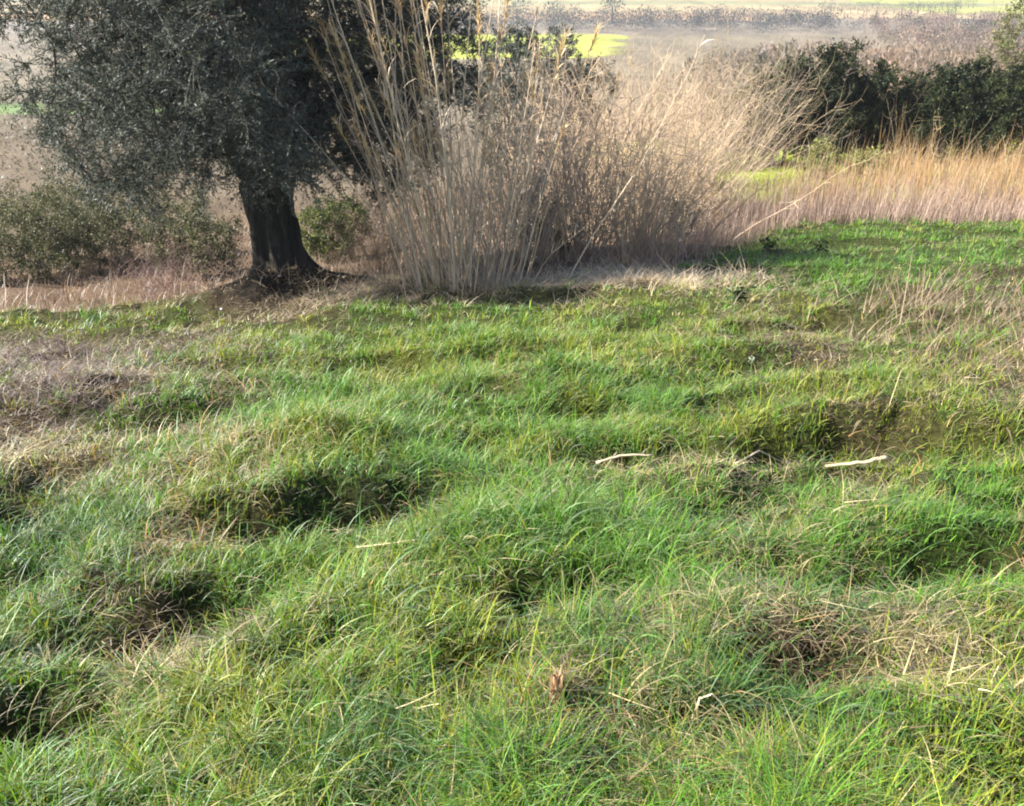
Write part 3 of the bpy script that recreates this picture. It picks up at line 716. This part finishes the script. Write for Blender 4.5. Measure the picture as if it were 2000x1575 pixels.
for i_ in range(80):
    if i_ < 16:
        a, b, c = reed_variant(i_)
        cane = a.build('cane', M_STEM, RE); lf = b.build('leaves', M_DRY, cane); pl = c.build('leaf_bundle', M_DRY, cane) if c else None
        protos.append((cane, lf, pl))
    else:
        s0 = protos[R.integers(0, 16)]
        cane = s0[0].copy(); COL.objects.link(cane); cane.parent = RE
        for ch in s0[1:]:
            if ch: d_ = ch.copy(); COL.objects.link(d_); d_.parent = cane
    u = R.normal(0, 1)
    bx = float(np.clip(.12+u*.42, -.5, 1.25)); by = R.normal(0, .18)
    left = bx < .1
    tl = abs(bx)*.26+abs(R.normal(0, .11)); az = PI if bx < 0 else 0.
    if i_ < 46: bx = R.uniform(-.42, .25); tl = R.uniform(.05, .50)*(1.1-.8*(bx+.4)); az = PI
    az += R.normal(0, .35)
    s = R.uniform(1.5, 4.2) if bx < .25 else R.uniform(1.8, 3.5)
    if tl > .26: s = R.uniform(1.8, 3.1)
    zz = float(ground(RE.location.x+bx, RE.location.y+by))-RE.location.z-.03
    place(cane, bx, by, zz, az, tl, s)
# thin canes of the clump too many to count
a = Acc(); n = 90; bx = R.normal(.08, .34, n); by = R.normal(0, .28, n); P0 = np.stack([bx, by, ground(bx+RE.location.x, by+RE.location.y)-RE.location.z-.02], 1)
d = unit(np.stack([bx*.42+R.normal(0, .07, n), by*.3+R.normal(0, .07, n), np.ones(n)], 1)); H = R.uniform(.7, 2.1, n); cc = np.array(TAN)[R.integers(0, 4, n)]*(.8+.4*R.random((n, 1)))
for s in range(6):
    P1 = P0+d*(H/6)[:, None]; V, Q = tubes(P0, P1, np.full(n, .0058-.0007*s), np.full(n, .0051-.0007*s), 3); a.add(V, Q, None, np.repeat(cc, 6, 0)); P0 = P1; d = unit(d+R.normal(0, .08, d.shape))
    m = n; V, Q, T, C = ribbons(P0, R.random(m)*2*PI, np.abs(R.normal(.4, .3, m)), R.uniform(.8, 2.4, m), R.uniform(.1, .3, m), R.uniform(.006, .014, m), cc*1.05, 4, R.normal(0, .5, m)); a.add(V, Q, T, C)
tag(a.build('thin_canes', M_STEM, RE), kind='stuff')
# fallen leaf straw at the reed foot
stand('reed_litter', 'matted pale straw and fallen leaves at the foot of the reeds', 'straw', 14000,
      lambda x, y: np.exp(-((x-RE.location.x-.6)/2.1)**2-((y-RE.location.y+.12)/.55)**2)*1.5, [(.52, .41, .26), (.40, .30, .21), (.58, .49, .34)], .15, .007, t0=1.0, k=.7,
      box=(RE.location.x-2.2, RE.location.x+3.8, RE.location.y-1.3, RE.location.y+1))

# ------------------------------------------------------------------ hedge of ivy-clad trees on the right
DK = [(.018, .026, .012), (.030, .042, .018), (.013, .018, .010), (.05, .062, .024)]
for px, Y, w, h, tr, lb, nl in (
    (1520, 27.5, 3.0, 2.9, .5, 'dark ivy clad tree at the left end of the hedge', 15000),
    (1610, 26.5, 3.4, 3.4, .5, 'dark hedge tree with the rounded top above the thin bent trunk', 19000),
    (1720, 27.5, 3.0, 2.4, .3, 'lowest dark hedge tree at the dip of the hedge', 14000),
    (1810, 26.5, 3.2, 2.6, .4, 'flat topped dark hedge tree between the dip and the tall bushy one', 16000),
    (1915, 25.5, 3.2, 2.7, .4, 'dark hedge tree below the pale green upright bush', 17000),
    (1500, 27.0, 2.6, 2.5, .2, 'low dark hedge tree filling in at the left end below the beige twigs', 14000),
    (1570, 27.2, 2.6, 2.5, .2, 'low dark hedge tree tucked under the rounded one', 13000),
    (1670, 27.0, 2.8, 2.5, .2, 'dark hedge tree just left of the dip', 14000),
    (1765, 27.0, 2.8, 2.6, .2, 'dark hedge tree just right of the dip', 14000),
    (1860, 26.2, 2.8, 2.7, .2, 'dark hedge tree between the flat topped one and the green twiggy tree', 14000),
    (1455, 28.0, 2.6, 2.6, .4, 'low dark hedge tree farthest left, half hidden by beige twigs', 12000),
    (2020, 25.0, 3.2, 3.1, .4, 'tall dark tree at the right edge of the picture', 20000)):
    bush('ivy_tree', lb, 'tree', px, Y, w, h, DK, 110, nl, .075, group='dark trees of the hedge', trunk=tr, depth=.7, upright=.2, sprig=.3, stemc=(.06, .05, .04))
bush('spiky_green_tree', 'pale olive green twiggy tree rising above the right end of the hedge', 'tree', 1935, 28, 2.6, 4.6, [(.14, .15, .06), (.20, .19, .09), (.09, .11, .05)], 120, 9000, .06, trunk=1.0, upright=.7, sprig=.4)
for px, Y, h, lb in ((1650, 27.8, 4.1, 'bare twiggy shrub poking out of the top of the rounded hedge tree'), (1790, 28.5, 3.9, 'bare reddish shrub behind the flat topped hedge tree'),
                     (1880, 29.0, 4.6, 'bare dark branched shrub behind the pale green tree'), (1730, 31, 4.0, 'pale straw coloured bare shrub showing in the dip of the hedge')):
    bare('bare_hedge_shrub', lb, 'shrub', px, Y, 2.4, h, 110, [(.25, .19, .15), (.30, .22, .16), (.17, .14, .10)], group='bare shrubs behind the hedge', br=9, fan=.3, wid=.009, blen=.6, jit=.08)
# weeds with lit yellow leaves under the hedge
for px, Y, w, h, lb in ((1590, 24, 1.2, .9, 'yellow green weed bush lit below the rounded hedge tree'), (1670, 24.4, 1.3, .75, 'low yellow green weed bush beside the hedge trunks')):
    bush('weed_bush', lb, 'bush', px, Y, w, h, [(.22, .24, .07), (.28, .24, .10), (.14, .17, .05)], 40, 2600, .06, group='weed bushes below the hedge')
# pale saplings lit in front of the hedge
for px, Y, h, lb in ((1585, 23.6, 1.7, 'pale thin dry stalk left of the others before the hedge'), (1740, 22.6, 2.4, 'tallest tan stalks standing before the dark hedge'), (1790, 22.8, 2.0, 'grey tan stalks right of the tallest ones'), (1840, 23.3, 1.6, 'short tan stalks before the right part of the hedge'),
                     (1950, 22.0, 1.3, 'low tan stalks near the right edge of the dry grass'), (1680, 21.5, 1.2, 'low brown stalks left of the tallest tan ones'), (1905, 19.8, 1.0, 'nearest short brown stalks in the right part of the dry grass')):
    bare('dry_stalk', lb, 'stalks', px, Y, .5, h, 7, [(.42, .33, .18), (.38, .34, .2)], group='dry stalks before the hedge', br=4, fan=.2, wid=.010, blen=.3)

for px, Y, w, h, lb in ((1045, 13.2, .9, 1.5, 'added dark bush for the shaded gap between the first two thicket shrubs'), (1085, 12.9, .7, .8, 'small added dark bush for the shaded gap low in the middle of the thicket'),
                        (1385, 28.2, 4.6, 3.0, 'dark evergreen bush behind the olive brown twiggy shrub'), (1330, 15.2, .9, .9, 'low dark bush at the right foot of the thicket')):
    bush('dark_fill_bush', lb, 'bush', px, Y, w*.7, h*.75, DK, 40, 2000, .05, group='dark bushes inside the thicket')  # the ones inside the thicket are added to darken its gaps
# dark leafy weeds at the far edge of the meadow
def weed(px, py, s, lb):
    p = on_ground(px, py); root = empty('leafy_weed', (p[0], p[1], float(ground(p[0], p[1])))); tag(root, lb, 'weed', 'dark weeds at the meadow edge')
    n = 60; u = R.random(n); P = np.stack([R.normal(0, .09*s, n), R.normal(0, .06*s, n), u*.28*s], 1)
    V, Q, C = leaves(P, R.normal(size=(n, 3))+np.array([0, 0, .3]), np.full(n, .10*s)*(.6+.8*R.random(n)), np.full(n, .05*s), np.repeat([[.03, .055, .02]], n, 0)*(.6+.8*R.random((n, 1))))
    a = Acc(); a.add(V, Q, None, C); a.build('leaves', M_EVER, root)
    m = 7; B = np.stack([R.normal(0, .08*s, m), R.normal(0, .05*s, m), np.full(m, .27*s)], 1); A0 = B*np.array([.3, .3, 0])+np.array([0, 0, -.02])
    V, Q = tubes(A0, B, np.full(m, .005), np.full(m, .003), 3); a = Acc(); a.add(V, Q, None, (.08, .09, .04)); a.build('stems', M_STEM, root)
weed(1500, 492, .7, 'dark leafy weed left of its pair at the meadow edge'); weed(1600, 500, .75, 'dark leafy weed right of its pair at the meadow edge'); weed(1440, 590, .55, 'dark leafy weed in the grass below the meadow edge')

# ------------------------------------------------------------------ small things on the meadow
def stick(name, label, cat, pts, r, col, group=None, flat=1.0, lift=.02, parts=None):
    """bent stick lying over the grass through photo points with heights above ground"""
    W_ = []
    for px, py, hgt in pts:
        p = on_ground(px, py); W_.append((p[0], p[1], float(ground(p[0], p[1]))+lift+hgt))
    W_ = np.array(W_)
    if len(W_) > 2 and r >= .01:
        B = [unproj(px, py) for px, py, h_ in pts]; W_[:, 0] = [b[0] for b in B]; W_[:, 1] = [b[1] for b in B]
        zo = max(float(ground(b[0], b[1])-base(b[0], b[1])) for b in B)
        W_[:, 2] = [float(base(b[0], b[1]))+zo+.04+h_ for b, (px, py, h_) in zip(B, pts)]
        sh = (zo+.04)/math.tan(math.radians(30)); W_[:, 1] -= sh
    o0 = W_[0].copy(); W_ -= o0
    # resample
    t = np.linspace(0, len(W_)-1, 5*(len(W_)-1)+1); P = np.stack([np.interp(t, np.arange(len(W_)), W_[:, k]) for k in range(3)], 1)
    P[1:-1] += R.normal(0, r*.15, P[1:-1].shape)
    K = len(P); rr_ = r*(1-.45*np.linspace(0, 1, K)); sides = 8; V = []
    for q in range(K):
        d = unit((P[min(q+1, K-1)]-P[max(q-1, 0)])[None])[0]; u = unit(np.cross(d, [0, 0, 1.])[None])[0]; v = np.cross(d, u)
        for s in range(sides): V.append(P[q]+rr_[q]*(u*math.cos(s*2*PI/sides)+v*flat*math.sin(s*2*PI/sides)))
    Qd = [[q*sides+s, q*sides+(s+1) % sides, (q+1)*sides+(s+1) % sides, (q+1)*sides+s] for q in range(K-1) for s in range(sides)]
    V += [P[0], P[-1]]; e0, e1 = len(V)-2, len(V)-1
    T = [[(s+1) % sides, s, e0] for s in range(sides)]+[[(K-1)*sides+s, (K-1)*sides+(s+1) % sides, e1] for s in range(sides)]
    o = mesh_obj(name, np.array(V), Fq=Qd, T=T, mat=M_STEM, col=np.repeat([col], len(V), 0), smooth=True); o.location = o0
    return tag(o, label, cat, group)
PALE = (.50, .42, .28)
s1 = stick('reed_stalk', 'thick pale broken reed stalk lying on the grass below the bare hollow', 'stalk', [(1766, 906, .035), (1720, 915, .03), (1642, 919, .02)], .015, PALE, flat=.7, lift=.075)
stick('reed_stalk', 'thin pale stalk lying in the bare patch right of the middle', 'stalk', [(1165, 908, .01), (1210, 900, .03), (1275, 898, .03)], .010, (.42, .34, .24), flat=.7)
stick('fallen_stem', 'short pale stem leaning out below the thin lying stalk', 'stem', [(1182, 922, .0), (1203, 905, .05)], .006, (.42, .36, .26))
stick('fallen_stem', 'greyish arched stem between the two pale lying stalks', 'stem', [(1435, 912, .0), (1480, 902, .05), (1520, 912, .02)], .006, (.40, .37, .31))
stick('fallen_stem', 'upright pale dead leaf near the small white flower head', 'leaf', [(1531, 722, .0), (1512, 715, .07)], .009, (.48, .45, .32), flat=.25)
stick('fallen_stem', 'long pale stem lying at the foot of the dark bank', 'stem', [(700, 1085, .02), (760, 1082, .03), (830, 1072, .03)], .0045, (.5, .42, .26))
stick('fallen_stem', 'pale arched blade curling over in the lower right grass', 'leaf', [(1350, 1418, .0), (1362, 1400, .05), (1385, 1396, .06), (1412, 1404, .03)], .0045, (.58, .52, .34), flat=.4)
stick('fallen_stem', 'white bleached blades standing at the lower left hollow', 'leaf', [(95, 1310, .0), (80, 1278, .03)], .005, (.6, .6, .5), flat=.4)
stick('dead_twig', 'thin dark bent twig stuck in the grass right of the middle', 'twig', [(1195, 1172, .06), (1190, 1200, .05), (1215, 1235, .04), (1225, 1275, .01)], .004, (.04, .03, .025))
stick('dead_twig', 'short dark upright stick at the meadow edge below the reeds', 'stick', [(780, 612, .0), (779, 611, .16)], .012, (.05, .045, .04))
stick('dead_twig', 'long pale thin stalk leaning up in the right grass', 'stalk', [(1735, 800, .0), (1752, 760, .10), (1790, 712, .10)], .0025, (.5, .42, .24))
# dried plant stub in the foreground
p = on_ground(1085, 1372); root = empty('dry_stub', (p[0], p[1], float(ground(p[0], p[1])))); tag(root, 'upright tan dried reed stub in the foreground grass', 'plant stub')
V, Q, T, C = ribbons(np.concatenate([R.normal(0, .009, (26, 2)), np.zeros((26, 1))], 1), R.random(26)*2*PI, np.abs(R.normal(.1, .1, 26)), R.normal(.3, .3, 26), R.uniform(.06, .13, 26), R.uniform(.007, .014, 26),
                     np.repeat([[.42, .28, .17]], 26, 0)*(.7+.6*R.random((26, 1))), 4, R.normal(0, .6, 26), wexp=.3)
a = Acc(); a.add(V, Q, T, C); a.build('husk', M_DRY, root)
V, Q = tubes(np.array([[0, 0, -.02], [.002, 0, .05]]), np.array([[.002, 0, .05], [-.003, 0, .10]]), np.array([.012, .009]), np.array([.009, .006]), 7)
a = Acc(); a.add(V, Q, None, (.36, .24, .15)); a.build('stem', M_STEM, root)
# small white flower head
p = on_ground(1466, 728); root = empty('white_flower', (p[0], p[1], float(ground(p[0], p[1])))); tag(root, 'small whitish flower head in the grass left of the pale leaf', 'flower')
V, Q, C = leaves(np.repeat([[0, 0, .10]], 16, 0)+R.normal(0, .012, (16, 3)), R.normal(size=(16, 3))+np.array([0, 0, .6]), np.full(16, .026), np.full(16, .014), np.repeat([[.30, .36, .27]], 16, 0))
a = Acc(); a.add(V, Q, None, C); a.build('petals', M_DRY, root)
V, Q = tubes(np.array([[0, 0, -.02]]), np.array([[0, 0, .1]]), np.array([.004]), np.array([.003]), 4); a = Acc(); a.add(V, Q, None, (.10, .18, .05)); a.build('stem', M_STEM, root)
# pale stones by the mound
def stone(px, py, s, lb):
    p = on_ground(px, py); n1, n2 = 12, 8; V = []
    for iv in range(n2+1):
        ph = PI*iv/n2
        for iu in range(n1):
            th = 2*PI*iu/n1; q = 1+.16*math.sin(3*th+px)+.12*math.cos(2*ph+th*2); V.append((s*q*math.sin(ph)*math.cos(th), s*.8*q*math.sin(ph)*math.sin(th), s*.6*q*math.cos(ph)))
    Qd = [[iv*n1+iu, (iv+1)*n1+iu, (iv+1)*n1+(iu+1) % n1, iv*n1+(iu+1) % n1] for iv in range(n2) for iu in range(n1)]
    o = mesh_obj('stone', np.array(V), Fq=Qd, mat=M_STEM, col=np.full((len(V), 3), .38), smooth=True); o.location = (p[0], p[1], float(ground(p[0], p[1]))+s*.4)
    tag(o, lb, 'stone')
stone(433, 606, .024, 'small white stone at the lower left foot of the mound'); stone(546, 541, .022, 'tiny pale stone on the mound against the trunk'); stone(410, 622, .018, 'greyish stone in the grass just below the white stone')

# ------------------------------------------------------------------ far valley
def far_clump(N, P, w, h, cols, a, per=120, size=.35, up=.6):
    """twiggy / leafy crowns as many small faces"""
    id_ = np.repeat(np.arange(N), per); n = len(id_)
    g = unit(R.normal(size=(n, 3)))*(R.random((n, 1))**.45)
    Q0 = P[id_]+g*np.stack([w[id_]/2, w[id_]/2, h[id_]*.45], 1); Q0[:, 2] += h[id_]*.55
    cols = np.array(cols); C = cols[R.integers(0, len(cols), N)][id_]*(.7+.6*R.random((n, 1)))
    V, Q, C = leaves(Q0, g+np.array([0, 0, up])+R.normal(0, .4, (n, 3)), size*(.6+.8*R.random(n))*h[id_]*.3, size*.45*h[id_]*.3*(.6+.8*R.random(n)), C)
    a.add(V, Q, None, C)
def field_of(n, x0, x1, y0, y1):
    x = R.uniform(x0, x1, n); y = R.uniform(y0, y1, n); return x, y
a = Acc(); x, y = field_of(2600, 12, 330, 75, 395)
k = (x > 14+.24*(y-75)+14*fbm(x*.03, y*.03, 4, 2)+np.where(y > 225, 48, 0)) ; x, y = x[k], y[k]; N = len(x)
far_clump(N, np.stack([x, y, ground(x, y)], 1), R.uniform(3, 8, N), R.uniform(2.5, 6.5, N), [(.22, .15, .13), (.26, .18, .14), (.10, .08, .065), (.22, .18, .12), (.08, .08, .05), (.30, .22, .16)], a, 130, .42)
tag(a.build('bare_scrub_wood', M_DRY), 'hazy pinkish brown leafless scrub covering the slope beyond the hedge', 'scrub', kind='stuff')
a = Acc(); x, y = field_of(420, -60, 130, 348, 425); N = len(x)
far_clump(N, np.stack([x, y, ground(x, y)], 1), R.uniform(5, 9, N), R.uniform(3, 7.5, N), [(.03, .04, .035), (.05, .055, .05), (.08, .07, .065), (.04, .05, .04)], a, 110, .34)
tag(a.build('far_wood', M_DRY), 'blue grey wood on the valley floor behind the bright yellow green field', 'wood', kind='stuff')
a = Acc(); x, y = field_of(260, -330, -28, 118, 330); N = len(x)
far_clump(N, np.stack([x, y, ground(x, y)], 1), R.uniform(4, 9, N), R.uniform(2, 5, N), [(.15, .14, .12), (.20, .17, .14), (.10, .12, .08)], a, 90, .32)
x, y = field_of(330, -75, -4, 25, 118); k = (x < -.22*y) & (x > -.75*y); x, y = x[k], y[k]; N = len(x)
far_clump(N, np.stack([x, y, ground(x, y)], 1), R.uniform(2, 5, N), R.uniform(1.0, 2.4, N), [(.15, .13, .10), (.20, .17, .13), (.09, .10, .065)], a, 150, .30)
tag(a.build('left_scrub', M_DRY), 'pale hazy scrub on the slope seen left of the olive crown', 'scrub', kind='stuff')
def far_tree(x, y, w, h, cols, label, group, per=420, name='far_tree', size=.26, up=.6):
    z = float(ground(x, y)); root = empty(name, (x, y, z)); tag(root, label, 'tree', group)
    a = Acc(); far_clump(1, np.zeros((1, 3)), np.array([w]), np.array([h]), cols, a, per, size, up); a.build('crown', M_EVER, root)
    a = Acc(); V, Q = tubes(np.array([[0, 0, -.3]]), np.array([[0, 0, h*.5]]), np.array([.04*h]), np.array([.02*h]), 6); a.add(V, Q, None, (.08, .07, .06)); a.build('trunk', M_STEM, root)
DG = [(.045, .06, .04), (.06, .075, .05)]
for q in range(16):                            # dark row on the tan hillside
    x = 150+q*4.3; far_tree(x, 468+R.normal(0, 1.5), R.uniform(4, 6), R.uniform(4.5, 7), DG, 'dark tree of the far row on the tan field', 'dark trees in a row on the far tan field', 200)
for q in range(12):
    x = 196+q*4.6; far_tree(x, 486+q*3.0+R.normal(0, 1.), R.uniform(5, 7), R.uniform(4.5, 6), DG, 'dark tree of the slanting row beside the pale yellow field', 'dark trees in a slanting row by the pale field', 180)
for x, y, w, h, lb in ((2, 395, 13, 12, 'broad grey tree at the left of the far wood'), (16, 372, 9, 10, 'bluish tree left of the round dark one'), (42, 405, 10, 14, 'tall dark tree standing up against the far orange field'), (64, 392, 8, 8, 'small dark tree right of the tall dark one'),
                       (-60, 380, 16, 13, 'broad tree hidden mostly by the olive crown')):
    far_tree(x, y, w, h, [(.06, .08, .06), (.10, .11, .09)], lb, 'single trees of the far wood')
# hedge line below pale field
a = Acc(); x = R.uniform(205, 330, 130); y = 452+.08*(x-205)+R.normal(0, 1, 130); N = 130
far_clump(N, np.stack([x, y, ground(x, y)], 1), R.uniform(3, 5, N), R.uniform(1.5, 3, N), [(.10, .11, .08)], a, 60, .34)
tag(a.build('far_hedge', M_DRY), 'low grey hedge line below the pale yellow field', 'hedge', kind='stuff')

# ------------------------------------------------------------------ air
hz = mesh_obj('haze', np.array([(x, y, z) for x in (-1600, 1600) for y in (-1600, 1600) for z in (-40, 10)], float),
              Fq=[[0, 1, 3, 2], [4, 6, 7, 5], [0, 4, 5, 1], [2, 3, 7, 6], [0, 2, 6, 4], [1, 5, 7, 3]])
tag(hz, kind='stuff')
m, nt = nodes('haze_air'); out = nt.nodes.new('ShaderNodeOutputMaterial'); pv = nt.nodes.new('ShaderNodeVolumePrincipled')
pv.inputs['Color'].default_value = (.86, .88, .96, 1); pv.inputs['Density'].default_value = .0007; pv.inputs['Anisotropy'].default_value = .45
nt.links.new(pv.outputs[0], out.inputs['Volume']); hz.data.materials.append(m)

# ------------------------------------------------------------------ light
SUN_AZ = math.radians(-101)                    # from the view direction, negative = left
SUN_EL = math.radians(39)
wd = bpy.data.worlds.new('World'); SC.world = wd; wd.use_nodes = True; nt = wd.node_tree
bg = nt.nodes['Background']; sk = nt.nodes.new('ShaderNodeTexSky'); sk.sky_type = 'NISHITA'; sk.sun_disc = False
sk.sun_elevation = SUN_EL; sk.sun_rotation = SUN_AZ; sk.dust_density = 1.5
nt.links.new(sk.outputs[0], bg.inputs[0]); bg.inputs[1].default_value = .078
sl = bpy.data.lights.new('sun', 'SUN'); sl.energy = 5.0; sl.angle = math.radians(.5); sl.color = (1, .93, .82)
so = bpy.data.objects.new('sun', sl); COL.objects.link(so)
import mathutils
sd = mathutils.Vector((math.sin(SUN_AZ)*math.cos(SUN_EL), math.cos(SUN_AZ)*math.cos(SUN_EL), math.sin(SUN_EL)))
so.rotation_euler = sd.to_track_quat('Z', 'Y').to_euler()
vs = SC.view_settings; vs.view_transform = 'Standard'; vs.look = 'None'; vs.gamma = 1; vs.exposure = 1.70
cy = SC.cycles; cy.max_bounces = 8; cy.diffuse_bounces = 3; cy.transmission_bounces = 6; cy.volume_bounces = 0; cy.transparent_max_bounces = 8
cy.use_denoising = True
cy.filter_width = 2.0
